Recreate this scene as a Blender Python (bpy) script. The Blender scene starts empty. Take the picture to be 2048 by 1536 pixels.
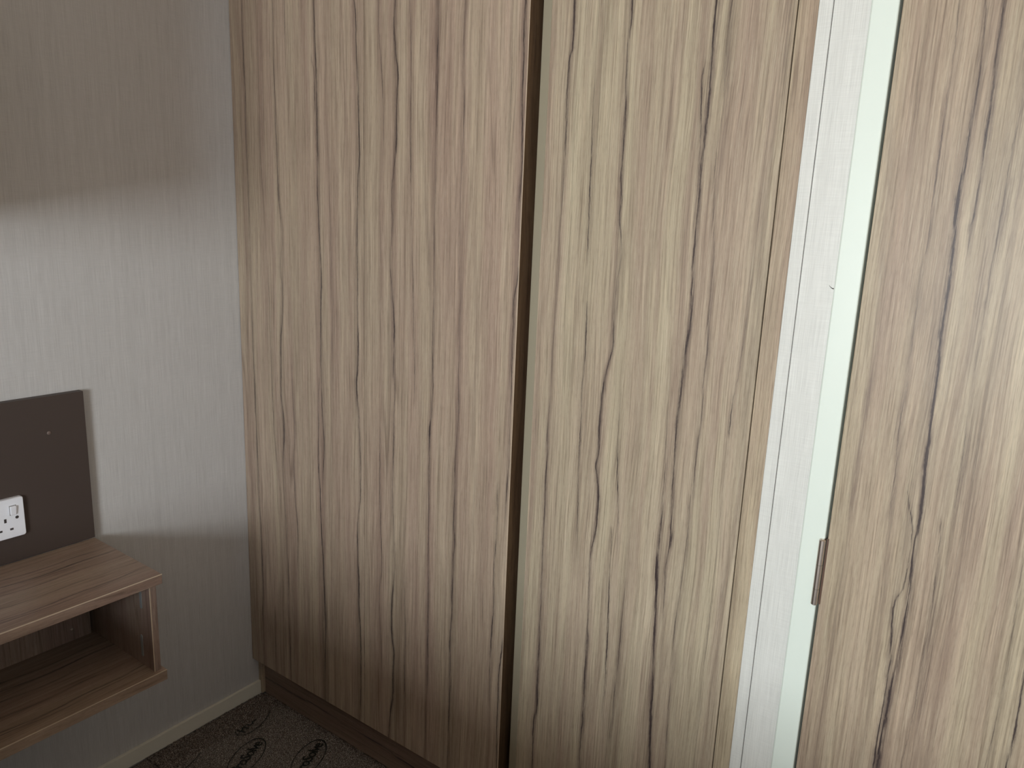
import bpy, bmesh, math, random
from mathutils import Vector, Matrix
random.seed(7)
sc = bpy.context.scene
COL = sc.collection

# ------------------------------------------------------------------ camera
FPX = 1498.02
cam_d = bpy.data.cameras.new('camera')
cam_d.sensor_fit = 'HORIZONTAL'; cam_d.sensor_width = 36.0
cam_d.lens = FPX / 2048 * 36.0
cam_d.clip_start = 0.01
cam = bpy.data.objects.new('camera', cam_d); COL.objects.link(cam)
MR = [[-0.5805373772226504, 0.1504281920894341, -0.8002172909105066],
      [0.8132064200250814, 0.15646773719639887, -0.5605472019791284],
      [0.040886086599688266, -0.9761604408299607, -0.21316454133185428]]
# columns: image right, image down, viewing direction
cam.matrix_world = Matrix(((MR[0][0], -MR[0][1], -MR[0][2], 1.122),
                           (MR[1][0], -MR[1][1], -MR[1][2], 1.620),
                           (MR[2][0], -MR[2][1], -MR[2][2], 1.3203),
                           (0, 0, 0, 1)))
sc.camera = cam

# ------------------------------------------------------------------ world, light, exposure
w = bpy.data.worlds.new('world'); sc.world = w; w.use_nodes = True
bg = w.node_tree.nodes['Background']
bg.inputs['Color'].default_value = (0.80, 0.90, 1.0, 1); bg.inputs['Strength'].default_value = 1.0

WIN = dict(x=2.62, y0=1.28, y1=2.12, z0=0.80, z1=1.52)     # the window in the wall facing the wardrobe
def area(name, loc, target, sx, sy, power, col):
    l = bpy.data.lights.new(name, 'AREA'); l.shape = 'RECTANGLE'; l.size = sx; l.size_y = sy
    l.energy = power; l.color = col
    o = bpy.data.objects.new(name, l); COL.objects.link(o); o.location = loc
    o.rotation_euler = (Vector(target) - Vector(loc)).to_track_quat('-Z', 'Y').to_euler()
    return o
area('daylight', (WIN['x'] + 0.16, (WIN['y0'] + WIN['y1']) / 2, (WIN['z0'] + WIN['z1']) / 2),
     (0, (WIN['y0'] + WIN['y1']) / 2, (WIN['z0'] + WIN['z1']) / 2 ), WIN['y1'] - WIN['y0'], WIN['z1'] - WIN['z0'], 64, (0.96, 0.99, 1.0))
sc.view_settings.view_transform = 'Standard'
sc.view_settings.look = 'None'
sc.view_settings.gamma = 1.0
sc.view_settings.use_curve_mapping = False
sc.view_settings.exposure = 0.0

# ------------------------------------------------------------------ helpers
def finish(o, label=None, cat=None, group=None, kind=None):
    if label: o['label'] = label
    if cat: o['category'] = cat
    if group: o['group'] = group
    if kind: o['kind'] = kind
    return o

def empty(name, loc, label=None, cat=None, group=None, kind=None):
    o = bpy.data.objects.new(name, None); COL.objects.link(o); o.location = loc
    o.empty_display_size = 0.05
    return finish(o, label, cat, group, kind)

def link_bm(name, bm, mat, parent=None, base=(0, 0, 0), smooth=False, label=None, cat=None, kind=None, group=None):
    """mesh built in world coordinates; origin moved to base"""
    bmesh.ops.recalc_face_normals(bm, faces=bm.faces)
    bmesh.ops.translate(bm, verts=bm.verts, vec=-Vector(base))
    me = bpy.data.meshes.new(name); bm.to_mesh(me); bm.free()
    if isinstance(mat, (list, tuple)):
        for m in mat: me.materials.append(m)
    else:
        me.materials.append(mat)
    if smooth:
        for p in me.polygons: p.use_smooth = True
    o = bpy.data.objects.new(name, me); COL.objects.link(o)
    o.location = base
    if parent is not None:
        o.parent = parent
        off = Vector((0, 0, 0)); q = parent
        while q is not None:
            off += Vector(q.location); q = q.parent
        o.location = Vector(base) - off
    return finish(o, label, cat, group, kind)

def add_box(bm, a, b, bev=0.0, seg=2):
    lo = [min(a[i], b[i]) for i in range(3)]; hi = [max(a[i], b[i]) for i in range(3)]
    vs = [bm.verts.new((x, y, z)) for x in (lo[0], hi[0]) for y in (lo[1], hi[1]) for z in (lo[2], hi[2])]
    fs = [(0, 1, 3, 2), (4, 6, 7, 5), (0, 4, 5, 1), (2, 3, 7, 6), (0, 2, 6, 4), (1, 5, 7, 3)]
    faces = [bm.faces.new([vs[i] for i in f]) for f in fs]
    if bev > 0:
        es = list({e for f in faces for e in f.edges})
        bmesh.ops.bevel(bm, geom=es, offset=bev, segments=seg, profile=0.5, affect='EDGES')
    return faces

def box(name, a, b, mat, parent=None, bev=0.0, seg=2, **kw):
    bm = bmesh.new(); add_box(bm, a, b, bev, seg)
    base = ((a[0] + b[0]) / 2, (a[1] + b[1]) / 2, min(a[2], b[2]))
    return link_bm(name, bm, mat, parent, base, **kw)

def prism_z(name, poly, z0, z1, mat, parent=None, **kw):
    bm = bmesh.new()
    lo = [bm.verts.new((x, y, z0)) for x, y in poly]; hi = [bm.verts.new((x, y, z1)) for x, y in poly]
    bm.faces.new(lo[::-1]); bm.faces.new(hi)
    n = len(poly)
    for i in range(n): bm.faces.new((lo[i], lo[(i + 1) % n], hi[(i + 1) % n], hi[i]))
    c = (sum(p[0] for p in poly) / n, sum(p[1] for p in poly) / n, z0)
    return link_bm(name, bm, mat, parent, c, **kw)

def cyl(bm, c0, c1, r, n=24, r1=None, cap=True):
    a = Vector(c0); b = Vector(c1); d = (b - a).normalized(); r1 = r if r1 is None else r1
    u = d.orthogonal().normalized(); v = d.cross(u)
    A = []; B = []
    for i in range(n):
        t = 2 * math.pi * i / n; e = u * math.cos(t) + v * math.sin(t)
        A.append(bm.verts.new(a + e * r)); B.append(bm.verts.new(b + e * r1))
    for i in range(n): bm.faces.new((A[i], A[(i + 1) % n], B[(i + 1) % n], B[i]))
    if cap: bm.faces.new(A[::-1]); bm.faces.new(B)

# ------------------------------------------------------------------ node helpers
class NT:
    def __init__(s, name):
        s.mat = bpy.data.materials.new(name); s.mat.use_nodes = True
        s.t = s.mat.node_tree; s.n = s.t.nodes; s.l = s.t.links
        s.bsdf = s.n['Principled BSDF']
    def put(s, sock, v):
        if isinstance(v, bpy.types.NodeSocket): s.l.new(v, sock)
        else: sock.default_value = v
    def math(s, op, a, b=None, c=None, clamp=False):
        m = s.n.new('ShaderNodeMath'); m.operation = op; m.use_clamp = clamp
        s.put(m.inputs[0], a)
        if b is not None: s.put(m.inputs[1], b)
        if c is not None: s.put(m.inputs[2], c)
        return m.outputs[0]
    def comb(s, x, y, z=0.0):
        c = s.n.new('ShaderNodeCombineXYZ'); s.put(c.inputs[0], x); s.put(c.inputs[1], y); s.put(c.inputs[2], z); return c.outputs[0]
    def pos(s):
        g = s.n.new('ShaderNodeNewGeometry'); x = s.n.new('ShaderNodeSeparateXYZ'); s.l.new(g.outputs['Position'], x.inputs[0]); return x.outputs
    def noise(s, vec, scale=1.0, detail=2.0, rough=0.5, dist=0.0):
        n = s.n.new('ShaderNodeTexNoise'); s.l.new(vec, n.inputs['Vector'])
        n.inputs['Scale'].default_value = scale; n.inputs['Detail'].default_value = detail
        n.inputs['Roughness'].default_value = rough; n.inputs['Distortion'].default_value = dist
        return n.outputs['Fac']
    def ramp(s, fac, stops, interp='LINEAR'):
        r = s.n.new('ShaderNodeValToRGB'); r.color_ramp.interpolation = interp
        e = r.color_ramp.elements
        while len(e) < len(stops): e.new(0.5)
        for k, (p, c) in enumerate(stops):
            e[k].position = p; e[k].color = (c[0], c[1], c[2], 1)
        s.put(r.inputs[0], fac); return r.outputs[0]
    def mix(s, f, a, b, blend='MIX'):
        m = s.n.new('ShaderNodeMix'); m.data_type = 'RGBA'; m.blend_type = blend; m.clamp_factor = True
        s.put(m.inputs[0], f)
        s.put(m.inputs[6], a if isinstance(a, bpy.types.NodeSocket) else (*a, 1))
        s.put(m.inputs[7], b if isinstance(b, bpy.types.NodeSocket) else (*b, 1))
        return m.outputs[2]
    def maprange(s, v, a, b, c, d, smooth=False):
        m = s.n.new('ShaderNodeMapRange'); m.clamp = True
        if smooth: m.interpolation_type = 'SMOOTHSTEP'
        s.put(m.inputs[0], v)
        for i, q in enumerate((a, b, c, d)): s.put(m.inputs[1 + i], q)
        return m.outputs[0]
    def curve(s, fac, pts):
        c = s.n.new('ShaderNodeFloatCurve'); m = c.mapping; m.use_clip = False; m.extend = 'HORIZONTAL'
        cv = m.curves[0]
        pts = sorted(pts)
        q = [pts[0]]
        for p in pts[1:]:
            if p[0] - q[-1][0] > 0.002: q.append(p)
        pts = q
        while len(cv.points) < len(pts): cv.points.new(0.5, 0.5)
        for i, p in enumerate(pts): cv.points[i].location = p
        for p in cv.points: p.handle_type = 'AUTO'
        m.update()
        s.put(c.inputs['Value'], fac); return c.outputs[0]
    def bump(s, h, strength=0.2, dist=0.001):
        b = s.n.new('ShaderNodeBump'); b.inputs['Strength'].default_value = strength; b.inputs['Distance'].default_value = dist
        s.put(b.inputs['Height'], h); s.l.new(b.outputs[0], s.bsdf.inputs['Normal'])
    def base(s, c, rough=0.5, spec=0.5, metal=0.0):
        s.put(s.bsdf.inputs['Base Color'], c if isinstance(c, bpy.types.NodeSocket) else (*c, 1))
        s.put(s.bsdf.inputs['Roughness'], rough); s.put(s.bsdf.inputs['Metallic'], metal)
        s.put(s.bsdf.inputs['Specular IOR Level'], spec)
        return s.mat

def plain(name, col, rough=0.5, spec=0.5, metal=0.0):
    return NT(name).base(col, rough, spec, metal)
def s2l(r, g, b):
    f = lambda c: (c / 255 / 12.92) if c <= 10 else ((c / 255 + 0.055) / 1.055) ** 2.4
    return (f(r), f(g), f(b))

VEINS={
'A':[
"49.7,1778,0.6 49.3,1708,0.8 49.9,1655,0.9 51.6,1588,1.1 50.5,1552,0.8 48.9,1474,0.7 51.5,1418,0.7 52.1,1361,0.8 50.6,1264,0.5 50.2,1114,0.4 49.3,1023,0.7 51.0,940,0.8 51.0,864,1.1 52.1,768,0.9 53.8,681,0.9 54.4,590,0.8 58.3,522,0.8 58.4,438,1 58.3,349,1 54.0,260,0.8 54.3,175,0.7 52.9,100,0.5",
"157.1,1765,0.5 159.4,1698,0.5 157.6,1616,0.7 158.8,1560,0.6 158.3,1507,0.6 161.3,1472,1 161.7,1418,0.9 162.0,1381,1.1 165.2,1325,0.8 173.7,1270,0.5 163.5,1192,0.6 170.3,1132,0.8 166.4,1077,0.9 157.6,1017,1.1 156.2,956,1.1 154.2,881,1 160.9,833,1.1 162.1,790,1.4 157.7,747,1 152.3,707,0.5 155.0,625,0.5 162.0,551,0.6 163.5,484,0.7 164.2,392,0.9 161.7,322,0.7 164.8,237,1 165.0,156,0.9 166.7,117,0.7",
"198.9,1799,0.7 197.4,1760,0.7 197.7,1701,0.8 198.1,1643,0.5 198.6,1610,0",
"291.3,1749,1 293.3,1701,1.2 294.7,1659,1.2 296.9,1620,1.3 297.8,1553,1.4 298.0,1451,1.3 295.7,1381,1.1 298.3,1311,1.1 301.7,1239,1 304.7,1185,1.1 302.8,1129,1.4 300.5,1061,1.1 298.4,995,1 293.9,944,0.7 290.7,917,0.8 287.7,815,0.9 286.8,729,1.2 289.6,692,1.1 291.3,647,1.1 293.1,588,1.2 297.4,503,1.3 299.3,460,1.2 301.5,385,1.3 303.7,304,1.3 299.2,211,1.2 299.4,117,1.1",
"300.9,1038,0 301.8,996,0.7 300.8,945,0.8 302.5,859,0.9 307.2,788,1 302.6,729,0.8 301.0,691,0.3 298.5,653,0",
"283.5,1653,0 283.2,1640,0.4 288.9,1613,0.8 291.5,1553,1 293.1,1485,0.8 294.5,1441,0.4 293.9,1410,0",
"290.5,430,0 293.4,391,0.6 293.5,300,0.8 293.4,199,0.7 293.7,114,0.6",
"412.6,1734,0.7 417.4,1702,1.1 418.6,1641,0.9 422.7,1594,1.1 423.9,1546,1.1 425.5,1498,1.1 426.4,1432,1.3 423.3,1399,1 420.9,1349,0.9 419.7,1246,1 420.1,1175,1 419.8,1104,1 421.9,1046,1.3 420.1,992,1.5 416.0,956,1.7 419.0,919,1.3 422.8,882,1 425.8,824,1 427.9,746,1.1 426.9,686,1 420.2,644,0.9 417.6,602,1 418.1,540,0.9 421.5,478,1.5 422.3,414,1.3 427.4,330,1.2 427.6,264,1.2 427.9,197,1.1 423.3,127,0.9",
"116.2,1206,0 117.4,1151,0.5 119.6,1072,0.6 120.0,951,0.6 121.2,846,0.7 125.4,762,0.6 135.6,677,0.5 142.3,599,0.3 142.8,559,0",
"198.8,1014,0 197.7,981,0.4 198.0,880,0.6 200.0,856,0.8 202.7,798,0.7 196.9,734,0.8 197.6,670,0.9 200.0,615,0.9 204.7,563,0.9 204.5,497,0.7 203.9,415,0.4 204.2,360,0",
"106.6,312,0 105.4,283,0.7 104.3,205,0.9 105.7,114,0.8",
"100.8,1542,0 99.8,1520,0.4 100.2,1455,0.6 103.0,1399,0.6 107.7,1343,0.6 109.7,1267,0.4 111.6,1229,0",
],
'As':[
"330.9,1511,0 333.0,1450,0.5 336.0,1347,0.6 337.6,1241,0.7 338.2,1176,0.9 340.1,1088,0.7 337.4,1020,0.7 335.6,904,0.5 332.1,784,0.5 328.4,661,0.4 328.2,534,0.3 328.0,403,0",
"49.9,1655,0.4 51.5,1418,0.3 50.2,1114,0.5 51.0,940,0.5 52.1,768,0.5 54.4,590,0.3 58.3,349,0.9 54.0,260,0.7",
"159.4,1698,0.3 162.0,1381,0.5 173.7,1270,0.5 157.6,1017,0.7 154.2,881,0.6 161.2,790,1 157.7,747,0.9 155.0,625,0.3 164.2,392,0.5 164.8,237,0.5",
"291.5,1659,0.5 300.7,1502,0.6 302.1,1417,0.8 302.1,1261,0.4 302.8,1129,0.5 310.8,840,0.4 303.8,461,0.5 309.4,261,0.7 306.9,120,0.7",
"408.3,1735,0.3 413.6,1661,0.6 416.2,1594,0.6 418.6,1498,0.5 422.7,1432,0.5 416.1,1298,0.6 415.3,1139,0.4 414.6,991,0.8 412.8,955,1 420.3,862,0.5 419.6,684,0.3 418.7,477,0.8 418.1,327,0.5 417.4,169,0.3",
],
'B':[
"480.8,1726,0.5 482.4,1666,0.6 488.2,1614,0.8 492.6,1561,0.6 495.6,1514,0.5 494.8,1419,0.3 495.1,1370,0",
"526.2,1721,0.8 522.7,1677,0.9 524.9,1653,1.4 528.6,1620,1.1 534.3,1589,1.3 532.6,1556,1.1 531.1,1510,1 531.3,1461,1.5 528.6,1431,0.8 522.8,1396,0.8 519.7,1351,0.8 522.2,1311,0.9 519.8,1271,0.6 514.5,1231,0.5 518.3,1200,0.8 523.7,1157,0.9 527.7,1114,1 529.4,1085,1.4 528.3,1045,0.9 527.6,1002,1 532.9,957,0.7 529.8,902,0.7 530.2,861,1 528.7,789,0.7 527.9,712,0.7 533.2,635,0.5 537.1,558,0.6 532.9,515,0.9 527.9,464,1.2 527.1,419,1.7 531.1,370,1.2 536.1,351,1.4 534.1,308,1.2 532.5,229,1.6 524.9,173,1.1 521.3,118,1",
"563.7,1716,0.6 567.1,1628,0.6 569.0,1508,0.8 570.8,1399,0.7 574.1,1320,0.5 576.6,1254,0.4 580.3,1195,0.7 584.9,1087,0.7 588.2,1019,0.8 588.5,962,0.5 589.2,927,0",
"633.3,1708,0.6 635.4,1651,0.8 634.5,1617,1.2 635.1,1592,1.2 635.1,1544,0.9 636.3,1475,0.6 635.9,1415,0.5 634.9,1353,0.5 635.0,1274,0.5 635.9,1226,0.4 635.9,1143,0.6 635.2,1077,0.8 637.8,1009,0.8 638.2,957,0.8 634.7,914,0.8 632.1,895,1.5 631.8,849,1 632.4,776,1 632.9,728,1 633.5,683,0.8 633.4,626,0.8 635.9,549,0.8 636.5,471,0.9 637.3,391,1.1 638.6,330,0.7 636.1,245,0.6 637.9,92,0.5",
"698.6,1686,0.5 696.7,1659,0.6 697.4,1589,0.4 701.2,1531,0.6 700.9,1488,0.5 700.1,1444,0.4 698.5,1384,0.3 698.7,1308,0.3 697.8,1261,0.4 703.4,1166,0.5 703.6,1085,0.5 704.8,1002,0.6 707.4,935,0.7 703.9,882,0.6 701.7,829,0.9 703.4,776,0.8 702.0,757,0.8 702.5,699,1.1 706.2,667,1.1 703.4,628,1 702.9,580,1 701.8,548,1.4 702.8,495,0.9 699.7,436,1 702.2,377,0.8 703.2,296,1 702.5,212,0.8 702.6,125,0.7",
"829.2,1684,1 828.0,1651,1.3 830.3,1579,1 830.3,1538,1 833.5,1469,1.1 835.4,1414,1 834.8,1375,1.2 833.9,1330,0.5 835.8,1251,0.6 836.6,1215,1 830.9,1185,0.9 831.4,1142,1.2 832.3,1102,1 831.8,1054,1 834.1,991,0.8 833.1,958,0.5 834.3,875,0.5 832.6,814,1.2 831.8,780,0.5 833.1,729,0",
"810.4,826,0 811.0,785,0.8 811.8,715,0.9 809.3,661,0.9 809.8,607,1 811.6,553,0.9 809.0,496,1 807.7,439,1 808.9,381,0.8 810.2,320,0.4",
"837.9,526,0 837.2,489,0.8 833.0,431,1.5 831.4,410,1.3 832.7,353,1 832.2,294,1.1 834.2,236,1.1 835.5,193,1",
"802.6,1688,0.5 804.3,1634,0.6 806.2,1553,0.5 807.4,1498,0.6 805.6,1427,0.4 806.7,1391,0",
"488.8,875,0 489.0,838,0.6 489.6,702,0.9 492.4,623,0.8 496.7,545,0.7 488.3,480,0.5 491.1,397,0.7 498.1,293,0.4 500.0,232,0",
"564.2,570,0 564.6,546,0.3 568.0,466,0.6 570.6,386,0.7 569.2,322,0.8 572.0,238,0.8 571.9,129,0.6",
],
'Bs':[
"525.6,1653,0.9 530.8,1540,0.9 525.3,1418,0.5 521.4,1251,0.3 525.6,1108,0.8 529.7,981,0.6 529.5,861,0.4 529.4,713,0.4 531.1,535,0.7 527.5,419,1 534.7,325,0.9 526.7,151,0.7",
"630.7,1666,0.6 633.7,1597,0.9 632.7,1490,0.5 632.9,1334,0.4 639.8,1161,0.5 636.2,1039,0.6 632.0,871,0.5 633.5,683,0.3 637.3,391,0.7 635.6,266,0.5",
"698.6,1686,0.8 697.6,1617,0.7 700.6,1532,0.6 700.1,1444,0.5 698.7,1308,0.4 703.4,1166,0.6 706.3,968,0.5 703.6,811,0.7 704.1,670,0.8 703.0,534,0.7 702.4,416,0.8 705.5,172,0.7",
"828.5,1651,0.5 834.9,1414,0.7 830.6,1330,0.6 831.0,1215,0.5 828.5,1085,0.7 831.1,941,0.6 831.3,790,0.5 811.5,497,0.2",
"597.9,1643,0.2 605.6,1399,0.2 612.2,1333,0.5 620.5,1257,0.6 625.7,1199,0.3 626.3,1058,0",
"734.7,1309,0 736.5,1263,0.3 746.2,1106,0.5 746.3,1042,0.5 746.5,907,0.4 750.3,840,0.3 752.4,684,0.3 750.9,550,0",
],
'C':[
"926.6,1673,1.2 926.9,1648,1.3 927.6,1616,1.2 927.4,1599,1.7 922.9,1587,1 921.2,1564,1 921.1,1520,1.1 922.8,1466,1.1 923.8,1426,0.8 923.7,1377,0.6 921.4,1324,0.4 921.6,1274,0.3 923.6,1222,0.4 920.5,1127,0.4 918.9,1067,0.4 919.5,1005,0.5 917.6,949,0.7 919.2,894,1 919.7,869,1.2 919.1,833,0.9 920.3,803,0.8 920.7,730,0.8 921.9,662,0.9 922.7,610,0.9 924.0,558,1 924.4,486,1.1 925.5,431,1.4 926.6,375,1.5 921.8,351,1.1 921.3,317,1 922.2,279,1.1 923.3,238,1",
"972.2,1555,0 972.8,1535,0.5 972.2,1492,0.8 974.7,1439,0.9 974.9,1399,1 976.7,1345,1 977.9,1304,0.9 978.8,1268,0.5 980.6,1243,0",
"1030.6,1660,0.8 1031.4,1635,1.1 1028.6,1601,0.7 1028.6,1564,0.8 1029.4,1527,0.8 1032.1,1501,1.3 1031.9,1469,1.1 1032.1,1423,1.1 1031.5,1409,1.4 1032.8,1386,1.1 1036.2,1360,1 1034.2,1334,1 1040.3,1299,0.8 1042.4,1266,0.5 1037.4,1225,0.5 1036.9,1183,0.9 1037.2,1156,1 1039.1,1119,1 1032.6,1089,1.2 1028.1,1062,1 1024.8,1035,1.6 1023.9,1008,1.2 1023.8,970,1.2 1025.5,927,1.1 1021.9,908,1.3 1027.1,878,1.1 1031.2,847,1.7 1031.3,801,1.2 1028.2,768,1.2 1023.9,737,0.9 1023.6,695,0.7 1026.3,646,0.8 1027.1,596,0.8 1028.9,556,1.2 1028.3,511,1.2 1029.8,459,1.2 1030.9,406,1.5 1029.2,362,0.8 1029.8,319,0.8 1031.7,267,0.6",
"983.3,1193,0 983.8,1178,0.8 985.1,1150,1 986.0,1091,0.8 984.7,1046,0.9 985.5,1001,0.8 986.4,941,1 986.8,894,0.9 990.4,832,0.7 993.6,755,0.5 995.2,716,0",
"1059.3,1056,0 1061.1,1030,0.4 1060.7,1015,0.5 1061.0,957,0.8 1066.2,885,1 1069.8,852,0.7 1072.9,822,0.6 1073.8,791,0.5 1076.2,760,0",
"1060.9,803,0 1062.3,782,0.7 1063.5,725,0.9 1066.5,660,1 1069.0,595,1.1 1070.6,528,1.1 1071.2,477,0.8 1071.0,431,0.5 1073.4,386,0",
"1093.4,718,0 1095.5,680,0.4 1095.2,621,0.7 1094.7,571,0.8 1093.7,520,0.8 1090.9,468,0.6 1088.9,404,0.4 1089.8,323,0.2",
"1167.2,1643,1.4 1166.4,1621,1.6 1166.9,1588,1.2 1168.3,1542,1.2 1168.7,1502,1.3 1167.9,1448,1.3 1166.9,1399,1.3 1167.7,1338,1.2 1167.4,1287,1.2 1167.7,1254,1.1 1170.8,1210,1.3 1172.3,1173,1.6 1169.4,1147,1.7 1167.7,1125,1.3 1166.8,1089,1.2 1166.5,1048,1.2 1164.8,1006,1.3 1165.7,964,1 1166.8,921,1 1168.0,877,0.9 1170.4,834,1 1172.7,809,1.6 1169.4,779,0.8 1167.4,751,0.9 1169.2,721,0.8 1171.2,668,0.4 1173.6,631,0",
"1146.8,1045,0 1147.6,1017,0.4 1149.8,960,0.6 1152.3,902,0.8 1152.6,873,0.9 1152.8,829,1 1151.5,774,1.2 1151.7,748,2 1155.3,707,1.5 1156.9,660,1.4 1158.9,613,1.4 1161.5,566,1.3 1164.8,517,1.4 1166.0,468,1.6 1169.7,401,1.5 1172.3,365,1.4",
"1157.2,1570,0 1158.0,1554,0.7 1155.3,1542,0.9 1157.2,1507,0.9 1161.2,1459,0.9 1162.8,1412,0.7 1164.4,1362,0",
"1190.4,1641,0.5 1189.0,1619,0.6 1188.8,1563,0.6 1190.9,1494,0.5 1188.2,1435,0.5 1190.1,1375,0.5 1196.6,1304,0.4 1200.2,1276,0.4 1200.0,1238,0.6 1200.1,1187,0.7 1204.0,1135,0.7 1202.6,1081,0.6 1204.8,1028,0.7 1202.4,972,0.6 1202.2,915,0.7 1199.0,871,0.6 1200.6,827,0.6 1198.9,767,0.6 1197.0,706,0.5 1194.2,658,0.6 1195.5,595,0.4 1196.4,515,0.5 1201.1,380,0.4",
"1261.4,1268,0.3 1258.6,1155,0.5 1256.5,1103,0.5 1252.9,1063,0.6 1251.4,1012,0.9 1252.0,999,0",
],
'Cs':[
"926.8,1627,0.9 925.3,1593,0.8 922.2,1496,0.6 923.1,1391,0.5 919.9,1316,0.6 922.7,1256,0.6 919.6,1142,0.4 919.5,1005,0.3 919.5,882,0.7 922.5,662,0.4 925.1,439,0.9 922.6,337,0.4",
"1029.2,1646,0.7 1029.2,1551,0.5 1032.3,1491,0.9 1031.6,1423,0.8 1033.6,1376,1 1035.0,1336,0.9 1035.8,1280,0.6 1036.7,1198,0.7 1035.8,1113,0.8 1025.5,1033,1 1025.7,952,0.9 1026.1,878,0.9 1030.6,832,1 1026.4,764,0.8 1026.6,646,0.4 1028.9,556,0.9 1029.1,462,1 1029.3,398,0.7 1029.9,292,0.4",
"1096.3,719,0.2 1095.4,582,0.7 1092.6,489,0.9 1090.1,415,0.6 1089.8,323,0.4",
"1171.6,1630,0.9 1170.2,1555,0.8 1168.7,1478,1 1165.9,1436,1 1166.0,1362,0.8 1168.4,1272,0.6 1171.9,1195,0.8 1169.7,1139,1 1168.1,1048,0.7 1168.1,938,0.6 1172.4,834,0.7 1170.0,743,0.5 1171.7,621,0.3 1176.1,466,0.2",
"1153.2,1004,0.2 1152.6,873,0.5 1153.1,756,0.8 1159.9,616,0.8 1163.5,500,1 1173.3,366,0.9",
"1189.6,1628,0.7 1195.0,1505,0.8 1196.3,1435,0.6 1194.4,1348,0.5 1201.0,1213,0.7 1204.7,1095,0.6 1202.8,972,0.7 1201.7,842,0.5 1198.8,706,0.5 1198.4,564,0.5",
"1271.2,1620,0.5 1272.7,1567,0.6 1274.3,1512,0.5 1269.6,1468,0.4 1267.8,1364,0.4 1273.7,1220,0.5 1274.2,1106,0.5 1275.5,987,0.4 1278.7,906,0.6 1268.7,704,0.6 1271.8,548,0.4 1275.2,454,0.3",
"1117.5,1649,0.2 1108.0,1539,0.3 1105.8,1474,0.4 1100.0,1399,0.3 1100.5,1346,0.4 1100.0,1284,0.4 1095.6,1203,0.3 1102.5,1071,0.3 1099.1,949,0.2",
],
'D':[
"1525.0,1600,1 1526.3,1554,1 1527.2,1526,0.9 1529.4,1488,1 1529.6,1458,1.3 1530.3,1429,0.8 1532.2,1409,0.7 1530.8,1379,0.8 1530.9,1349,0.9 1529.7,1332,0.6 1531.2,1307,0.3 1532.3,1289,0",
"1505.1,1614,0.5 1511.0,1540,0.7 1512.3,1496,0.8 1511.0,1469,1 1511.1,1440,1.1 1511.7,1409,1.2 1510.9,1385,1.2 1510.3,1369,2 1511.9,1348,1.6 1514.1,1306,1.6 1515.9,1281,1.5 1515.7,1249,1.5 1516.1,1221,1.5 1516.0,1195,1.5 1519.8,1155,1.5 1520.7,1121,1.4 1521.4,1087,1.4 1522.6,1052,1.5 1523.5,1017,1.6 1527.1,970,1.4 1527.3,932,1.2 1525.6,897,1.2 1528.5,854,1.2 1529.5,814,1.3 1530.0,760,1.2 1530.5,732,1 1526.6,689,1.2 1526.6,645,1.3 1525.6,592,1.5 1526.6,547,1.6",
"1507.3,980,0 1511.5,959,0.8 1519.1,935,0.9 1522.4,905,0.9 1521.7,839,0.8 1513.4,809,0.9 1514.7,782,1 1519.8,728,1 1520.2,700,0.9 1520.9,643,1 1521.1,570,1.2 1521.8,544,1.2",
"1551.6,955,0 1554.5,926,0.7 1555.7,889,0.7 1560.4,811,0.6 1559.0,744,0.6 1559.8,675,0.6 1559.3,632,0.5 1555.8,572,0.7",
"1560.1,1309,0.5 1559.5,1278,0.5 1560.4,1247,0.4 1561.3,1194,0.3 1560.1,1139,0.3 1562.6,1083,0.4 1565.2,1027,0.5 1566.3,980,0.5 1567.8,938,0",
"1477.5,1606,0.4 1481.2,1539,0.5 1480.8,1490,0.6 1481.7,1440,0.6 1482.7,1399,0.6 1483.0,1357,0.5 1484.7,1305,0.4 1482.6,1294,0.3 1483.3,1239,0.4 1484.6,1195,0.5 1485.4,1138,0.5 1485.9,1104,0.6 1485.4,1056,0.5 1489.3,997,0.5 1489.8,960,0.5 1490.7,916,0",
"1672.5,807,0.6 1675.2,765,1 1677.1,714,0.9 1678.4,680,1.3 1678.2,655,1.3 1676.7,628,1.2 1677.4,605,1",
"1647.9,933,0 1650.3,911,0.5 1652.9,845,0.5 1656.5,771,0.4 1656.1,696,0.5 1654.1,633,0.5",
],
'Ds':[
"1527.0,1600,0.9 1528.4,1544,0.9 1529.3,1505,0.8 1531.3,1464,1 1531.9,1411,0.7 1532.3,1369,0.7 1531.5,1338,0.7 1532.5,1295,0.3",
"1505.2,1603,0.7 1512.8,1500,0.8 1512.5,1441,0.6 1512.4,1375,0.6 1515.2,1306,0.7 1516.8,1249,1 1517.6,1183,0.9 1522.3,1089,0.8 1525.0,998,1 1529.7,912,0.6 1531.3,806,0.8 1530.3,743,1 1528.3,662,0.9 1528.2,548,1",
"1513.9,792,0.6 1521.0,716,0.8 1523.1,626,0.8 1522.0,558,0.8",
"1554.5,926,0.4 1559.8,847,0.5 1564.3,772,1 1568.0,679,0.8 1572.8,600,0.4",
"1563.5,1321,0.7 1561.5,1247,0.7 1561.3,1157,0.5 1566.5,1084,0.6 1568.0,1016,0.7 1566.8,945,0.4 1568.3,872,0.3",
"1415.7,1494,0.4 1426.0,1399,0.6 1429.1,1335,0.4 1438.3,1235,0.4 1442.9,1153,0.5 1440.5,1089,0.9 1440.0,1037,0.8 1439.8,978,0.8 1441.9,910,0.3",
"1485.4,1138,0.3 1483.9,1082,0.6 1489.2,1012,0.6 1492.8,924,0.5 1498.4,810,0.5 1502.1,708,0.4",
"1571.7,1428,0.7 1574.2,1370,0.8 1575.7,1310,0.5 1579.9,1248,0.3 1583.7,1153,0.3",
],
}
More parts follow.
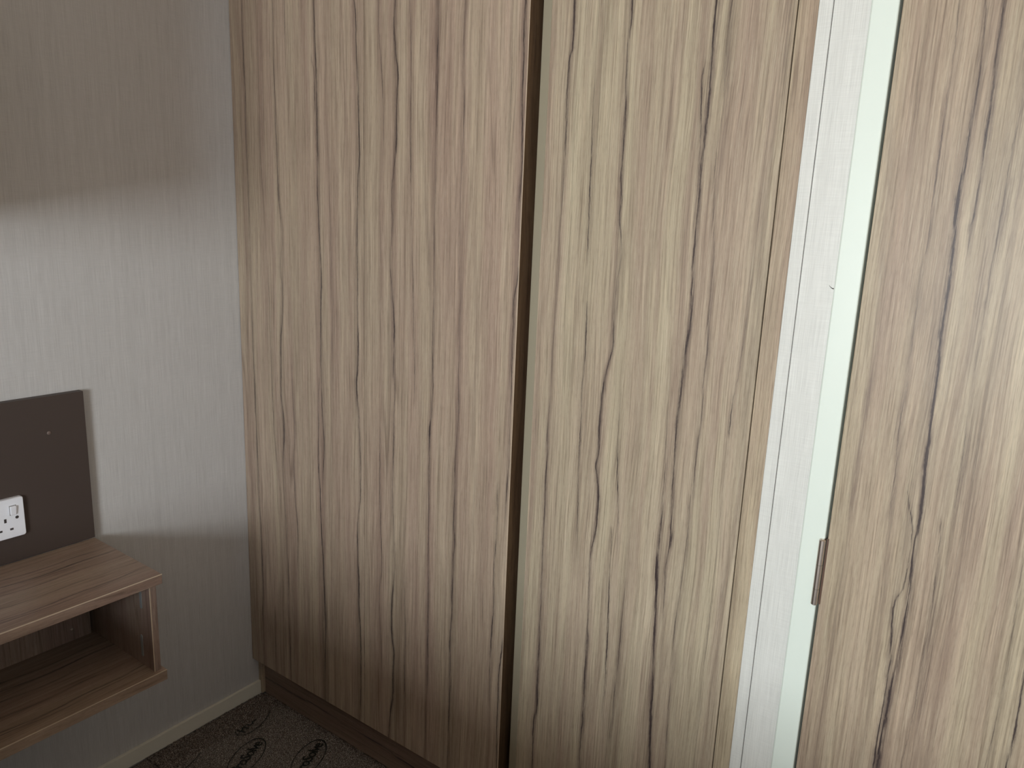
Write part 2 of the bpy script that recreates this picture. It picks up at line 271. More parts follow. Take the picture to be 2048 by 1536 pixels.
VEINS.update({
'P':[
"47.4,54,1 48.9,87,1.3 47.4,118,1.3 49.1,174,1.4 53.4,218,1 51.3,266,0.9 51.7,340,0.5 49.8,405,0.8 51.1,445,1.2 49.6,495,0.8 44.1,520,1.2 43.2,560,1.4 35.2,680,1 50.2,880,1",
],
'S':[
"112.3,398,0.5 113.6,418,1 113.9,438,1 113.4,470,1.1 119.4,550,1.1 110.4,650,0.9 118.4,870,0.6",
"83.7,397,0.4 87.1,426,0.7 85.0,456,0.9 91.0,536,0.9 82.0,636,0.9 90.0,856,0.6",
"198.3,397,0.4 198.0,440,0.5 200.7,474,0.6 196.9,509,0.6 202.9,589,0.6 193.9,689,0.9 201.9,909,0.6",
"232.1,396,0.8 233.5,424,0.8 239.2,456,0.9 239.9,493,1 239.3,529,1 245.3,609,1 236.3,709,0.9 244.3,929,0.6",
"246.9,394,0.7 247.5,435,0.6 248.0,473,0.6 249.0,516,0.6 255.0,596,0.6 246.0,696,0.9 254.0,916,0.6",
"149.9,431,0.4 149.8,462,0.5 147.9,486,0.7 153.9,566,0.7 144.9,666,0.9 152.9,886,0.6",
],
})
def wood(name, across='Y', along='Z', sharp=(), soft=(), seed=0.0, gain=1.0, tint=(1, 1, 1), scale=1.0, rough=0.42, auto=0.5, lean=0.0):
    """grained laminate: long streaks, fine lines and dark veins; across/along name the axes of the board"""
    N = NT(name); P = N.pos(); ax = {'X': P[0], 'Y': P[1], 'Z': P[2]}
    t = ax[along]
    s = ax[across]
    third = ax[[k for k in 'XYZ' if k not in (across, along)][0]]
    sraw = s
    # slow wander of the grain
    wv = N.noise(N.comb(N.math('MULTIPLY', s, 7.0 * scale), N.math('MULTIPLY', t, 1.6 * scale), seed), 1, 2.0, 0.5)
    wf = N.noise(N.comb(N.math('MULTIPLY', s, 22.0 * scale), N.math('MULTIPLY', t, 7.0 * scale), seed + 3.3), 1, 1.5, 0.5)
    sw = N.math('ADD', s, N.math('MULTIPLY', N.math('SUBTRACT', wv, 0.5), 0.024))
    sw = N.math('ADD', sw, N.math('MULTIPLY', N.math('SUBTRACT', wf, 0.5), 0.0032))
    sw = N.math('ADD', sw, N.math('MULTIPLY', third, 0.31))
    band = N.noise(N.comb(N.math('MULTIPLY', sw, 42 * scale), N.math('MULTIPLY', t, 0.9), seed), 1, 2.5, 0.55)
    hue = N.noise(N.comb(N.math('MULTIPLY', sw, 30 * scale), N.math('MULTIPLY', t, 1.1), seed + 9), 1, 2.0, 0.5)
    streak = N.noise(N.comb(N.math('MULTIPLY', sw, 170 * scale), N.math('MULTIPLY', t, 2.2), seed + 5), 1, 3.0, 0.6)
    line = N.noise(N.comb(N.math('MULTIPLY', sw, 520 * scale), N.math('MULTIPLY', t, 7.0), seed + 7), 1, 2.0, 0.6)
    pore = N.noise(N.comb(N.math('MULTIPLY', sw, 1150 * scale), N.math('MULTIPLY', t, 60.0), seed + 1), 1, 2.0, 0.6)
    T = lambda r, g, b: tuple(c * k for c, k in zip(s2l(r, g, b), tint))
    c1 = N.ramp(band, [(0.30, T(138, 121, 108)), (0.44, T(164, 148, 131)), (0.58, T(180, 165, 146)), (0.74, T(196, 183, 162))])
    c2 = N.ramp(hue, [(0.38, T(172, 149, 135)), (0.62, T(181, 166, 145))])
    col = N.mix(0.5, c1, c2)
    st = N.ramp(streak, [(0.30, (0.50, 0.47, 0.46)), (0.44, (0.90, 0.88, 0.87)), (0.56, (1.0, 1.0, 1.0)), (0.72, (1.16, 1.16, 1.14))])
    col = N.mix(0.52, col, st, 'MULTIPLY')
    ln = N.ramp(line, [(0.28, (0.55, 0.52, 0.50)), (0.46, (0.96, 0.96, 0.96)), (0.56, (1.02, 1.02, 1.02)), (0.72, (1.26, 1.26, 1.22))])
    col = N.mix(0.8, col, ln, 'MULTIPLY')
    pr = N.ramp(pore, [(0.30, (0.78, 0.77, 0.76)), (0.48, (1, 1, 1)), (0.60, (1.0, 1.0, 1.0)), (0.75, (1.12, 1.12, 1.12))])
    col = N.mix(0.75, col, pr, 'MULTIPLY')
    dash = N.noise(N.comb(N.math('MULTIPLY', sw, 430 * scale), N.math('MULTIPLY', t, 10.0), seed + 13), 1, 4.0, 0.75)
    dmask = N.noise(N.comb(N.math('MULTIPLY', sw, 38 * scale), N.math('MULTIPLY', t, 2.2), seed + 14), 1, 2.0, 0.5)
    dd = N.math('MULTIPLY', N.maprange(dash, 0.53, 0.68, 0.0, 1.0), N.maprange(dmask, 0.38, 0.62, 0.25, 1.0))
    col = N.mix(N.math('MULTIPLY', dd, 0.42), col, T(112, 92, 82))
    lite = N.math('MULTIPLY', N.maprange(dash, 0.46, 0.34, 0.0, 1.0), 0.30)
    col = N.mix(lite, col, T(208, 196, 176))
    # veins that the noise itself draws
    rv = N.noise(N.comb(N.math('MULTIPLY', sw, 24 * scale), N.math('MULTIPLY', t, 0.8), seed + 17), 1, 1.5, 0.5)
    rd = N.math('ABSOLUTE', N.math('SUBTRACT', rv, 0.5))
    gate = N.maprange(N.noise(N.comb(N.math('MULTIPLY', sw, 9 * scale), N.math('MULTIPLY', t, 1.5), seed + 23), 1, 2, 0.5), 0.45, 0.65, 0, 1)
    autov = N.math('MULTIPLY', N.maprange(rd, 0.0, 0.022, 1.0, 0.0, True), gate)
    col = N.mix(N.math('MULTIPLY', autov, auto), col, s2l(96, 80, 70))
    dark = None; sft = None
    if sharp or soft:
        zt = N.math('DIVIDE', t, 2.1)
        jit = N.noise(N.comb(N.math('MULTIPLY', sraw, 60), N.math('MULTIPLY', t, 55), seed + 2), 1, 3.0, 0.65)
        jit = N.math('MULTIPLY', N.math('SUBTRACT', jit, 0.5), 0.0036)
        brk = N.noise(N.comb(N.math('MULTIPLY', sraw, 430), N.math('MULTIPLY', t, 13), seed + 4), 1, 4.0, 0.7)
        brk = N.maprange(brk, 0.34, 0.62, 0.12, 1.25)
        s0 = N.math('ADD', sraw, jit)
    for kind, vs in (('sharp', sharp), ('soft', soft)):
        acc = None
        for v in vs:
            pts = [tuple(float(q) for q in p.split(',')) for p in v.split()]
            ys = [p[0] / 1000 for p in pts]; y0 = (min(ys) + max(ys)) / 2
            path = N.curve(zt, [(p[1] / 2100, 0.5 + (p[0] / 1000 - y0) / 0.4) for p in pts])
            inten = N.curve(zt, [(p[1] / 2100, p[2] / 2.2) for p in pts])
            py = N.math('MULTIPLY_ADD', path, 0.4, y0 - 0.2)
            d = N.math('ABSOLUTE', N.math('SUBTRACT', s0, py))
            if kind == 'sharp':
                a = N.math('MAXIMUM', inten, 0.0)
                wd = N.math('MULTIPLY_ADD', a, 0.0029, 0.0006)
                core = N.maprange(d, 0.0, wd, 1.0, 0.0)
                halo = N.maprange(d, 0.0, 0.0068, 0.46, 0.0)
                e = N.math('MULTIPLY', a, N.math('ADD', core, halo))
                e = N.math('MULTIPLY', e, 2.0)
            else:
                e = N.math('MULTIPLY', N.maprange(d, 0.0, 0.0085, 1.0, 0.0, True), N.math('MULTIPLY', inten, 2.0))
            acc = e if acc is None else N.math('MAXIMUM', acc, e)
        if kind == 'sharp': dark = acc
        else: sft = acc
    if sft is not None:
        col = N.mix(N.math('MULTIPLY', N.math('MULTIPLY', sft, brk), 0.70 * gain, clamp=True), col, s2l(100, 84, 78))
    if dark is not None:
        col = N.mix(N.math('MULTIPLY', N.math('MULTIPLY', dark, brk), 0.86 * gain, clamp=True), col, s2l(66, 56, 55))
    N.base(col, rough, 0.35)
    h = N.math('ADD', N.math('MULTIPLY', line, 0.5), pore)
    N.bump(h, 0.16, 0.0006)
    return N.mat

def wallpaper(name, across='X', col=(200, 200, 200)):
    N = NT(name); P = N.pos(); s = {'X': P[0], 'Y': P[1]}[across]; z = P[2]
    b = s2l(*col)
    a = N.noise(N.comb(N.math('MULTIPLY', s, 900), N.math('MULTIPLY', z, 14), 0.0), 1, 3, 0.6)
    c = N.noise(N.comb(N.math('MULTIPLY', s, 26), N.math('MULTIPLY', z, 800), 2.0), 1, 2, 0.6)
    e = N.noise(N.comb(N.math('MULTIPLY', s, 90), N.math('MULTIPLY', z, 1.2), 4.0), 1, 2, 0.6)
    k = lambda m: tuple(x * m for x in b)
    c0 = N.ramp(a, [(0.30, k(0.88)), (0.5, k(1.0)), (0.72, k(1.08))])
    c1 = N.ramp(c, [(0.3, (0.96, 0.96, 0.96)), (0.7, (1.03, 1.03, 1.03))])
    c2 = N.ramp(e, [(0.32, (0.96, 0.96, 0.96)), (0.5, (1, 1, 1)), (0.70, (1.03, 1.03, 1.03))])
    o = N.mix(1.0, N.mix(1.0, c0, c1, 'MULTIPLY'), c2, 'MULTIPLY')
    N.base(o, 0.42, 0.45)
    N.bump(N.math('ADD', a, N.math('MULTIPLY', c, 0.6)), 0.25, 0.0005)
    return N.mat

TA = (1.00, 1.00, 1.00); TC = (1.04, 1.10, 1.07); TD = (1.00, 1.03, 0.99)  # per-door tints put uneven light and white balance into one laminate
m_doorA = wood('laminate_left_door', sharp=VEINS['A'], soft=VEINS['As'], seed=1.0, tint=TA)
m_doorB = wood('laminate_middle_door', sharp=VEINS['B'], soft=VEINS['Bs'], seed=5.0, tint=TA)
m_doorC = wood('laminate_right_door', sharp=VEINS['C'], soft=VEINS['Cs'], seed=11.0, tint=TC, auto=0.3)
m_doorD = wood('laminate_room_door', sharp=VEINS['D'], soft=VEINS['Ds'], seed=15.0, tint=TD, auto=0.2, scale=0.85)
m_upright = wood('laminate_upright', seed=21.0, auto=0.25, tint=(1.02, 1.06, 1.00))
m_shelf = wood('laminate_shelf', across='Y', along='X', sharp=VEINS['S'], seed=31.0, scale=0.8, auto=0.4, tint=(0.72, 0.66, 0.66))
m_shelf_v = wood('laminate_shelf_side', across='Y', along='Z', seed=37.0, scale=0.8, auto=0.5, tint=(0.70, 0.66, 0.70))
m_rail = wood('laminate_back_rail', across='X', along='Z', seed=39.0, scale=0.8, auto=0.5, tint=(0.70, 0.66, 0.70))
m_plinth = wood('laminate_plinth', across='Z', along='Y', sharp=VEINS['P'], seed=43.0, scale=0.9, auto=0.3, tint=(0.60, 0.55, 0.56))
m_edge = plain('edge_highlight_tan', s2l(205, 188, 165), 0.4)  # pale tan paints the highlight along board edges
m_wall = wallpaper('wallpaper_left', 'X')
m_wall_y = wallpaper('wallpaper_beside_door', 'Y', (218, 221, 217))
m_white = plain('white_frame_paint', s2l(226, 238, 230), 0.35)  # mint tint puts the window's reflected light into white paint
m_skirt = plain('skirting_cream', s2l(226, 224, 212), 0.4)
m_ceil = plain('ceiling_board', s2l(222, 206, 188), 0.7)
m_board = plain('brown_board', s2l(74, 64, 60), 0.5, 0.4)
m_black = plain('gap_shade_black', s2l(14, 12, 10), 0.8, 0.2)  # near-black paints the shade inside the grip gap and door gap
m_plastic = plain('white_plastic', s2l(242, 246, 255), 0.28, 0.5)
m_slot = plain('socket_slot_dark', s2l(60, 56, 56), 0.6)
m_brass = plain('brass_pin_brown', s2l(92, 70, 58), 0.4)
m_bar = plain('grey_bar', s2l(132, 138, 140), 0.3)
m_chrome = plain('polished_nickel', s2l(215, 205, 196), 0.36, 0.5, 1.0)
m_ring = plain('hinge_ring', s2l(140, 138, 122), 0.35, 0.5, 0.8)
m_profile = wood('brown_handle_profile', seed=51.0, scale=1.0, auto=0.2, tint=(0.30, 0.23, 0.17))
m_bevel = plain('bevel_band', s2l(166, 160, 140), 0.45)
m_joint = plain('joint_grey', s2l(128, 124, 122), 0.6)
m_ink = plain('black_ink', s2l(16, 22, 18), 0.5, 0.4)

# ------------------------------------------------------------------ room shell
XB, YR, ZC = WIN['x'], 2.75, 2.15
XW = -0.60                                             # wall behind the wardrobe
box('floor', (XW - .05, -.05, -.06), (XB + .05, YR + .05, -.02), m_ceil, kind='structure')
box('ceiling', (XW - .05, -.05, ZC), (XB + .05, YR + .05, ZC + .05), m_ceil, kind='structure')
box('wall_left', (XW - .05, -.05, -.02), (XB + .05, 0, ZC), m_wall, kind='structure')
box('wall_right', (XW - .05, YR, -.02), (XB + .05, YR + .05, ZC), m_wall, kind='structure')
box('wall_behind_wardrobe', (XW - .05, 0, -.02), (XW, 1.31, ZC), m_wall_y, kind='structure')
# wall facing the wardrobe, with the window opening
bm = bmesh.new()
add_box(bm, (XB, 0, -.02), (XB + .05, WIN['y0'], ZC)); add_box(bm, (XB, WIN['y1'], -.02), (XB + .05, YR, ZC))
add_box(bm, (XB, WIN['y0'], -.02), (XB + .05, WIN['y1'], WIN['z0'])); add_box(bm, (XB, WIN['y0'], WIN['z1']), (XB + .05, WIN['y1'], ZC))
link_bm('wall_window', bm, m_wall_y, kind='structure')
bm = bmesh.new()
for a, b in (((WIN['y0'], WIN['z0']), (WIN['y0'] + .035, WIN['z1'])), ((WIN['y1'] - .035, WIN['z0']), (WIN['y1'], WIN['z1'])),
             ((WIN['y0'], WIN['z0']), (WIN['y1'], WIN['z0'] + .035)), ((WIN['y0'], WIN['z1'] - .035), (WIN['y1'], WIN['z1']))):
    add_box(bm, (XB - .01, a[0], a[1]), (XB + .06, b[0], b[1]))
link_bm('window_1', bm, m_plastic, kind='structure')
# short wall between wardrobe and door: cover strip, papered wall, lintel
wf = box('wall_far', (-.045, 1.3308, -.02), (-.002, 1.378, ZC), m_wall_y, kind='structure')
bm = bmesh.new()
pts = [(1.3705 + .0066 * k / 6, 1.2494 - .0042 * k / 6 - .0012 * math.sin(math.pi * k / 6)) for k in range(7)]
for k in range(6):
    a, b = pts[k], pts[k + 1]; hw = .0003 + .0004 * k / 6
    vs = [bm.verts.new((-.0016, a[0], a[1] - hw)), bm.verts.new((-.0016, b[0], b[1] - hw)), bm.verts.new((-.0016, b[0], b[1] + hw)), bm.verts.new((-.0016, a[0], a[1] + hw))]
    bm.faces.new(vs)
bmesh.ops.solidify(bm, geom=bm.faces[:], thickness=.0003)
link_bm('scratch', bm, m_brass, wf, label='small dark curved scratch in the wallpaper')
box('trim_1', (-.040, 1.3115, 0), (0.0, 1.3296, ZC), m_wall_y, bev=.0008, kind='structure')
box('wall_joint', (-.045, 1.3290, 0), (-.0040, 1.3315, ZC), m_joint, kind='structure')
# white door frame
fr = empty('trim_2', (0, 1.378, 0), kind='structure')
box('frame_post', (-.05, 1.378, 0), (.004, 1.4116, 1.99), m_white, fr, bev=.0025, seg=3)
box('frame_post', (-.05, 2.150, 0), (.004, 2.185, 1.99), m_white, fr, bev=.0025, seg=3)
box('frame_head', (-.05, 1.378, 1.99), (.004, 2.185, 2.025), m_white, fr, bev=.0025, seg=3)
box('wall_over_door', (-.045, 1.378, 2.025), (-.002, 2.185, ZC), m_wall_y, kind='structure')
box('wall_beyond_door', (-.045, 2.185, -.02), (-.002, YR, ZC), m_wall_y, kind='structure')
# the wood door
dr = empty('door_1', (0, 1.4135, 0), kind='structure')
box('door_leaf', (-.040, 1.4148, .012), (-.001, 2.1465, 1.986), m_doorD, dr, bev=.001)
box('door_rebate', (-.049, 1.4112, 0), (-.030, 1.4200, 1.99), m_black, dr)
bm = bmesh.new()
hx, hy, hr = .0065, 1.4093, .0046
for z0, z1 in ((.7762, .8008), (.8016, .8392), (.8400, .8785)):
    cyl(bm, (hx, hy, z0), (hx, hy, z1), hr, 28)
cyl(bm, (hx, hy, .8785), (hx, hy, .8803), hr, 28, hr * .55); cyl(bm, (hx, hy, .7762), (hx, hy, .7745), hr, 28, hr * .55)
hg = link_bm('hinge', bm, m_chrome, dr, (hx, hy, .7745), smooth=True, label='polished metal butt hinge knuckle')
hg.data.set_sharp_from_angle(angle=.6)
bm = bmesh.new()
for z in (.8012, .8396): cyl(bm, (hx, hy, z - .0005), (hx, hy, z + .0005), hr * .93, 24)
link_bm('hinge_ring', bm, m_ring, hg, (hx, hy, .80))
bm = bmesh.new(); add_box(bm, (-.003, 1.4140, .7750), (.0006, 1.4168, .8798)); add_box(bm, (-.003, hy + .0012, .7750), (hx - .001, hy + .0030, .8798))
link_bm('hinge_leaf', bm, m_brass, hg, (0, 1.414, .775))
# skirting along the left wall
bm = bmesh.new()
add_box(bm, (-.020, 0, 0), (XB, .0085, .040), .0012, 2)
link_bm('baseboard_left', bm, m_skirt, kind='structure')
box('baseboard_right', (-.0015, 1.3308, 0), (.006, 1.378, .04), m_skirt, kind='structure')

# ------------------------------------------------------------------ carpet
N = NT('carpet'); P = N.pos()
v = N.comb(P[0], P[1], P[2])
n1 = N.noise(v, 520, 3, 0.7); n2 = N.noise(v, 1400, 2, 0.6); n3 = N.noise(v, 12, 2, 0.5)
c = N.ramp(n1, [(0.38, s2l(30, 26, 24)), (0.48, s2l(88, 80, 75)), (0.55, s2l(134, 124, 116)), (0.63, s2l(222, 214, 206))])
c = N.mix(0.35, c, N.ramp(n2, [(0.35, s2l(48, 40, 36)), (0.65, s2l(120, 108, 100))]))
c = N.mix(0.5, c, N.ramp(n3, [(0.4, (0.80, 0.82, 0.83)), (0.6, (0.94, 0.98, 1))]), 'MULTIPLY')
m_carpet = N.base(c, 0.95, 0.1)
bm = bmesh.new()
add_box(bm, (-.0180, .0085, -.02), (XB, YR, -.004))
rnd = random.Random(3)
G = .0030
nx, ny = int(.34 / G), int(.66 / G)
vid = []
for i in range(nx + 1):
    row = []
    for j in range(ny + 1):
        x = max(-.0274, -.028 + i * G + rnd.uniform(-.4, .4) * G); y = .0088 + j * G + rnd.uniform(-.4, .4) * G
        y = max(y, .0088)
        if y < .0165: x = max(x, -.0180)
        row.append(bm.verts.new((x, y, rnd.uniform(-.0038, .0018) if rnd.random() < .8 else rnd.uniform(0, .003))))
    vid.append(row)
for i in range(nx):
    for j in range(ny):
        bm.faces.new((vid[i][j], vid[i + 1][j], vid[i + 1][j + 1], vid[i][j + 1]))
link_bm('carpet', bm, m_carpet, label='dark brown flecked carpet along the wardrobe plinth', cat='carpet', kind='stuff')

# ------------------------------------------------------------------ wardrobe
wd = empty('wardrobe', (0, .65, 0), 'tall built-in wardrobe with three wood-grain doors and a dark vertical grip gap', 'wardrobe')
ZB, ZT = .1145, 2.06
DT = .018
box('side_panel', (-.58, .001, .0032), (-.0185, .0155, ZT), m_upright, wd, bev=.0006)
box('side_panel', (-.58, 1.284, .0032), (-.0015, 1.3112, ZT), m_upright, wd, bev=.0010)
box('divider_panel', (-.58, .822, .10), (-.0400, .838, ZT), m_upright, wd)
d1 = box('door', (-DT, .0012, ZB), (0, .4389, ZT - .03), m_doorA, wd, bev=.0008, label='left wardrobe door against the papered wall')
d2 = box('door', (-DT, .4405, ZB), (0, .8380, ZT - .03), m_doorB, wd, bev=.0004, label='middle wardrobe door with a painted edge highlight at the grip gap')
box('edge_strip', (-DT, .8380, ZB), (-.0001, .8392, ZT - .03), m_edge, d2, bev=.0003, label='edge highlight painted as a pale strip')
prism_z('handle_profile', [(-DT, .8392), (-.0004, .8392), (-.0004, .8398), (-.0390, .8410), (-.0390, .8384), (-DT, .8384)], ZB, ZT - .03, m_profile, d2, label='dark brown grip profile')
prism_z('door', [(-DT, .8600), (-.0125, .8585), (-.0100, .8600), (-.0006, .8815), (0, .8832), (0, 1.2828), (-DT, 1.2828)],
        ZB, ZT - .03, m_doorC, wd, label='right wardrobe door with a bevelled left edge')
d3 = bpy.data.objects['door.002']
prism_z('edge_strip', [(-.0127, .8583), (-.0101, .8597), (-.0004, .8816), (.0004, .8832), (-.0010, .8836), (-.0125, .8600)], ZB, ZT - .03, m_bevel, d3, label='grey-green bevelled edge band')
box('grip_backing', (-.050, .838, ZB), (-.0392, .884, ZT - .03), m_black, wd)
box('plinth', (-.046, .0155, 0), (-.028, 1.284, .112), m_plinth, wd, bev=.0006)
box('top_panel', (-.58, .0155, ZT - .02), (-.0195, 1.284, ZT), m_upright, wd)
box('bottom_panel', (-.58, .0155, .098), (-.0195, 1.284, .114), m_upright, wd)
box('filler_panel', (-.05, .001, ZT), (-.018, 1.3112, ZC), m_upright, wd)

# ------------------------------------------------------------------ brown headboard board on the left wall
hb = box('headboard', (.3930, .0002, .6094), (.955, .018, .9362), m_board, bev=.0007,
         label='dark brown board on the left wall above the floating bedside shelf', cat='headboard')
bm = bmesh.new()
bmesh.ops.create_uvsphere(bm, u_segments=20, v_segments=10, radius=.0042)
bmesh.ops.scale(bm, vec=(1, .45, 1), verts=bm.verts)
bmesh.ops.translate(bm, verts=bm.verts, vec=(.4655, .018, .8604))
link_bm('screw_cap', bm, plain('brown_cap', s2l(112, 98, 92), .3), hb, (.4655, .018, .8604), smooth=True, label='small round screw cap')

# ------------------------------------------------------------------ double socket
so = empty('wall_socket', (.602, .0182, .664), 'white double power socket with rocker switches on the dark brown board', 'socket')
SZ0, SZ1, SX0, SX1 = .6640, .7455, .5275, .6765
bm = bmesh.new()
r = .0045; zc = []
for cx, cz, a0 in ((SX1 - r, SZ1 - r, 0), (SX0 + r, SZ1 - r, 90), (SX0 + r, SZ0 + r, 180), (SX1 - r, SZ0 + r, 270)):
    for k in range(7):
        a = math.radians(a0 + 15 * k); zc.append((cx + r * math.cos(a), cz + r * math.sin(a)))
back = [bm.verts.new((x, .018, z)) for x, z in zc]; mid = [bm.verts.new((x, .0255, z)) for x, z in zc]
cxm, czm = (SX0 + SX1) / 2, (SZ0 + SZ1) / 2
fro = [bm.verts.new((cxm + (x - cxm) * .984, .0275, czm + (z - czm) * .972)) for x, z in zc]
n = len(zc)
for k in range(n):
    bm.faces.new((back[k], back[(k + 1) % n], mid[(k + 1) % n], mid[k])); bm.faces.new((mid[k], mid[(k + 1) % n], fro[(k + 1) % n], fro[k]))
bm.faces.new(fro); bm.faces.new(back[::-1])
link_bm('face_plate', bm, m_plastic, so, (cxm, .018, SZ0))
for cx in (.5628, .6412):
    sg = -1 if cx < .6 else 1
    sx = cx + sg * .0150
    bm = bmesh.new(); add_box(bm, (sx - .0052, .0268, .7120), (sx + .0052, .0308, .7300), .0010, 2)
    for v_ in bm.verts:
        if v_.co.y > .029 and v_.co.z > .72: v_.co.y += .0018
    box('switch_shadow_gap', (sx - .0062, .0270, .7110), (sx + .0062, .02762, .7312), m_joint, so)  # grey plate paints the shadow gap round the rocker
    link_bm('rocker_switch', bm, m_plastic, so, (sx, .027, .712))
    for nm, x0, x1, z0, z1 in (('socket_slot', -.0021, .0021, .6985, .7065), ('socket_slot', -.0128, -.0068, .6810, .6850), ('socket_slot', .0068, .0128, .6810, .6850)):
        box(nm, (cx + x0, .0270, z0), (cx + x1, .02775, z1), m_slot, so)
    bm = bmesh.new(); xs = .602 + sg * .0602
    cyl(bm, (xs, .0270, .7050), (xs, .0279, .7050), .0031, 20)
    link_bm('screw', bm, m_slot, so, (xs, .027, .705))

# ------------------------------------------------------------------ floating bedside shelf
sh = empty('bedside_shelf', (.9, 0, .375), 'open wood-grain box shelf fixed to the left wall below the brown board', 'shelf')
X1 = .955
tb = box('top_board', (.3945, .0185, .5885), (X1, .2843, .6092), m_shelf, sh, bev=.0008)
box('edge_strip', (.3945, .2838, .6078), (X1, .2849, .6094), m_edge, tb, label='front edge highlight painted pale')
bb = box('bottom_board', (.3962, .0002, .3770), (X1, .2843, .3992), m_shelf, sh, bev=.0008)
box('edge_strip', (.3962, .2838, .3981), (X1, .2849, .3995), m_edge, bb, label='front edge highlight painted pale')
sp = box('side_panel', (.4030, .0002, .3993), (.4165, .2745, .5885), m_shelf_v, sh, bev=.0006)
box('edge_strip', (.4158, .2738, .3993), (.4170, .2750, .5885), m_edge, sp, label='front edge highlight painted pale')
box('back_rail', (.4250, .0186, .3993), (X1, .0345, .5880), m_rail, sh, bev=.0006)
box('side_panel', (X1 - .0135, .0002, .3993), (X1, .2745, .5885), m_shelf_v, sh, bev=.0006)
bm = bmesh.new(); bmesh.ops.create_uvsphere(bm, u_segments=16, v_segments=8, radius=.0026)
bmesh.ops.translate(bm, verts=bm.verts, vec=(.4643, .0350, .4266))
link_bm('screw', bm, m_chrome, sh, (.4643, .035, .4266), smooth=True)
for zc_, yy in ((.4424, .2318), (.5515, .2385)):
    # stadium shaped grey bar on the inner face of the side panel
    bm = bmesh.new(); ring = []
    for k in range(24):
        a = 2 * math.pi * k / 24; ring.append((yy + .0045 * math.cos(a), zc_ + .0045 * math.sin(a) + (.0198 if math.sin(a) >= 0 else -.0198)))
    A = [bm.verts.new((.4163, y, z)) for y, z in ring]; B = [bm.verts.new((.4172, yy + (y - yy) * .85, z)) for y, z in ring]
    for k in range(24): bm.faces.new((A[k], A[(k + 1) % 24], B[(k + 1) % 24], B[k]))
    bm.faces.new(B)
    link_bm('rounded_bar', bm, m_bar, sp, (.4163, yy, zc_), label='long grey rounded bar')

# ------------------------------------------------------------------ protective film with printed marks
N = NT('clear_film'); P = N.pos()
N.base((0.86, 0.86, 0.82), 0.28, 0.5); N.put(N.bsdf.inputs['Alpha'], 0.06)
N.bump(N.noise(N.comb(P[0], P[1], 0.0), 26, 3, 0.5), 0.5, 0.003)
m_film = N.mat
FY = .0965; FZ = .0042
fm = empty('floor_film', (.15, .4, 0), 'clear protective film printed with black oval marks, lying on the dark carpet', 'protective film')
bm = bmesh.new()
nx, ny = 60, 60
g = [[None] * (ny + 1) for _ in range(nx + 1)]
for i in range(nx + 1):
    for j in range(ny + 1):
        x = -.012 + .95 * (i / nx) ** 1.5; y = FY + (1.1 - FY) * (j / ny) ** 1.5
        y += .002 * math.sin(x * 21) * (1 - j / ny)
        g[i][j] = bm.verts.new((x, y, FZ + .0006 * math.sin(x * 60 + y * 33) * math.sin(y * 47)))
for i in range(nx):
    for j in range(ny): bm.faces.new((g[i][j], g[i + 1][j], g[i + 1][j + 1], g[i][j + 1]))
link_bm('film_sheet', bm, m_film, fm, (.15, .4, 0), smooth=True)
U = Vector((-.925, -.380, 0)).normalized(); V = Vector((-U.y, U.x, 0)) * -1      # reading direction, letter-up direction
V = Vector((.380, -.925, 0)).normalized()
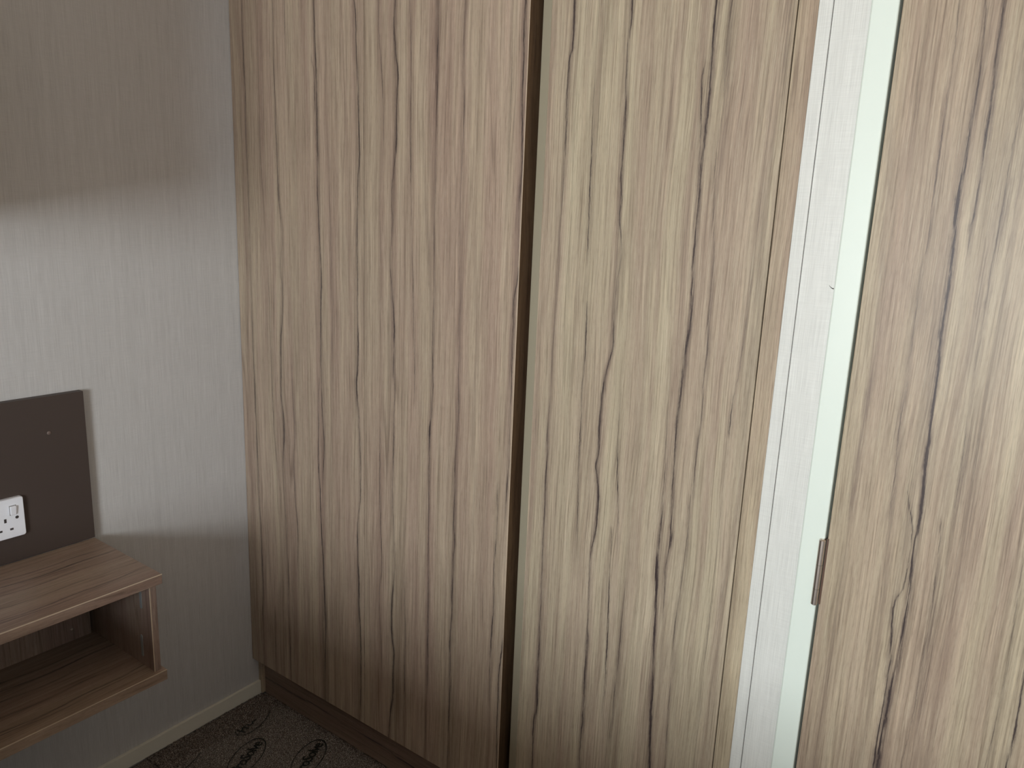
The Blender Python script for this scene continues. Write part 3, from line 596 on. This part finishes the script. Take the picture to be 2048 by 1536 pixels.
def printed(center, a=.069, b=.0345, skew=.10):
    bm = bmesh.new(); n = 72
    def ell(t, aa, bb): return (aa * math.cos(t) + skew * bb * math.sin(t), bb * math.sin(t))
    I = []; O = []
    for k in range(n):
        t = 2 * math.pi * k / n; wdt = .0021 + .0016 * max(0, math.cos(t)) ** 2
        p = ell(t, a, b); q = ell(t, a - wdt, b - wdt)
        O.append(bm.verts.new((p[0], p[1], 0))); I.append(bm.verts.new((q[0], q[1], 0)))
    for k in range(n): bm.faces.new((O[k], O[(k + 1) % n], I[(k + 1) % n], I[k]))
    cu = bpy.data.curves.new('print_text', 'FONT'); cu.body = 'ProSolve'; cu.size = .0345; cu.align_x = 'CENTER'; cu.align_y = 'CENTER'
    cu.space_character = .86; cu.offset = .0004; cu.resolution_u = 3
    to = bpy.data.objects.new('print_text', cu); COL.objects.link(to)
    bpy.context.view_layer.update()
    me = bpy.data.meshes.new_from_object(to)
    k0 = len(bm.verts); bm.from_mesh(me)
    bm.verts.ensure_lookup_table()
    xs = [v_.co.x for v_ in bm.verts[k0:]]; sx = .1125 / (max(xs) - min(xs))
    for v_ in bm.verts[k0:]: v_.co.x = (v_.co.x - (max(xs) + min(xs)) / 2) * sx; v_.co.y *= 1.08
    bpy.data.objects.remove(to); bpy.data.curves.remove(cu); bpy.data.meshes.remove(me)
    for v_ in bm.verts:
        p = Vector(center) + U * v_.co.x + V * v_.co.y
        v_.co = (p.x, p.y, FZ + .0010)
    geo = bm.verts[:] + bm.edges[:] + bm.faces[:]
    bmesh.ops.bisect_plane(bm, geom=geo, plane_co=(0, FY + .0015, 0), plane_no=(0, -1, 0), clear_outer=True)
    geo = bm.verts[:] + bm.edges[:] + bm.faces[:]
    bmesh.ops.bisect_plane(bm, geom=geo, plane_co=(-.010, 0, 0), plane_no=(-1, 0, 0), clear_outer=True)
    return link_bm('printed_mark', bm, m_ink, fm, center)
for c_ in ((.163, .199, 0), (.0725, .3205, 0), (.066, .089, 0), (.254, .077, 0)):
    printed(c_)

# ------------------------------------------------------------------ unseen blocks added left of the frame to shade wall and lower doors
bd = empty('unseen_bed', (1.7, 1.0, 0), 'unseen mattress and base added off frame to shade the lower doors', 'unseen_bed')
m_bed = plain('bed_cover', s2l(150, 122, 102), .9, .2)  # brown chosen to warm the light bounced off this unseen block
box('bed_base', (.985, .03, 0), (2.44, 2.00, .30), m_board, bd, bev=.01)
box('mattress', (.985, .03, .30), (2.44, 2.00, .72), m_bed, bd, bev=.04, seg=4)
lk = empty('shade_box', (1.7, 0, 1.27), 'unseen wood-grain box added off frame to shade the upper left wall', 'light_blocker')
box('shade_box_body', (.70, .0005, 1.27), (2.4, .46, 1.75), m_upright, lk, bev=.002)
for k in range(3):
    box('shade_box_front', (.725 + k * .558, .4605, 1.275), (1.278 + k * .558, .477, 1.745), m_upright, lk, bev=.001)
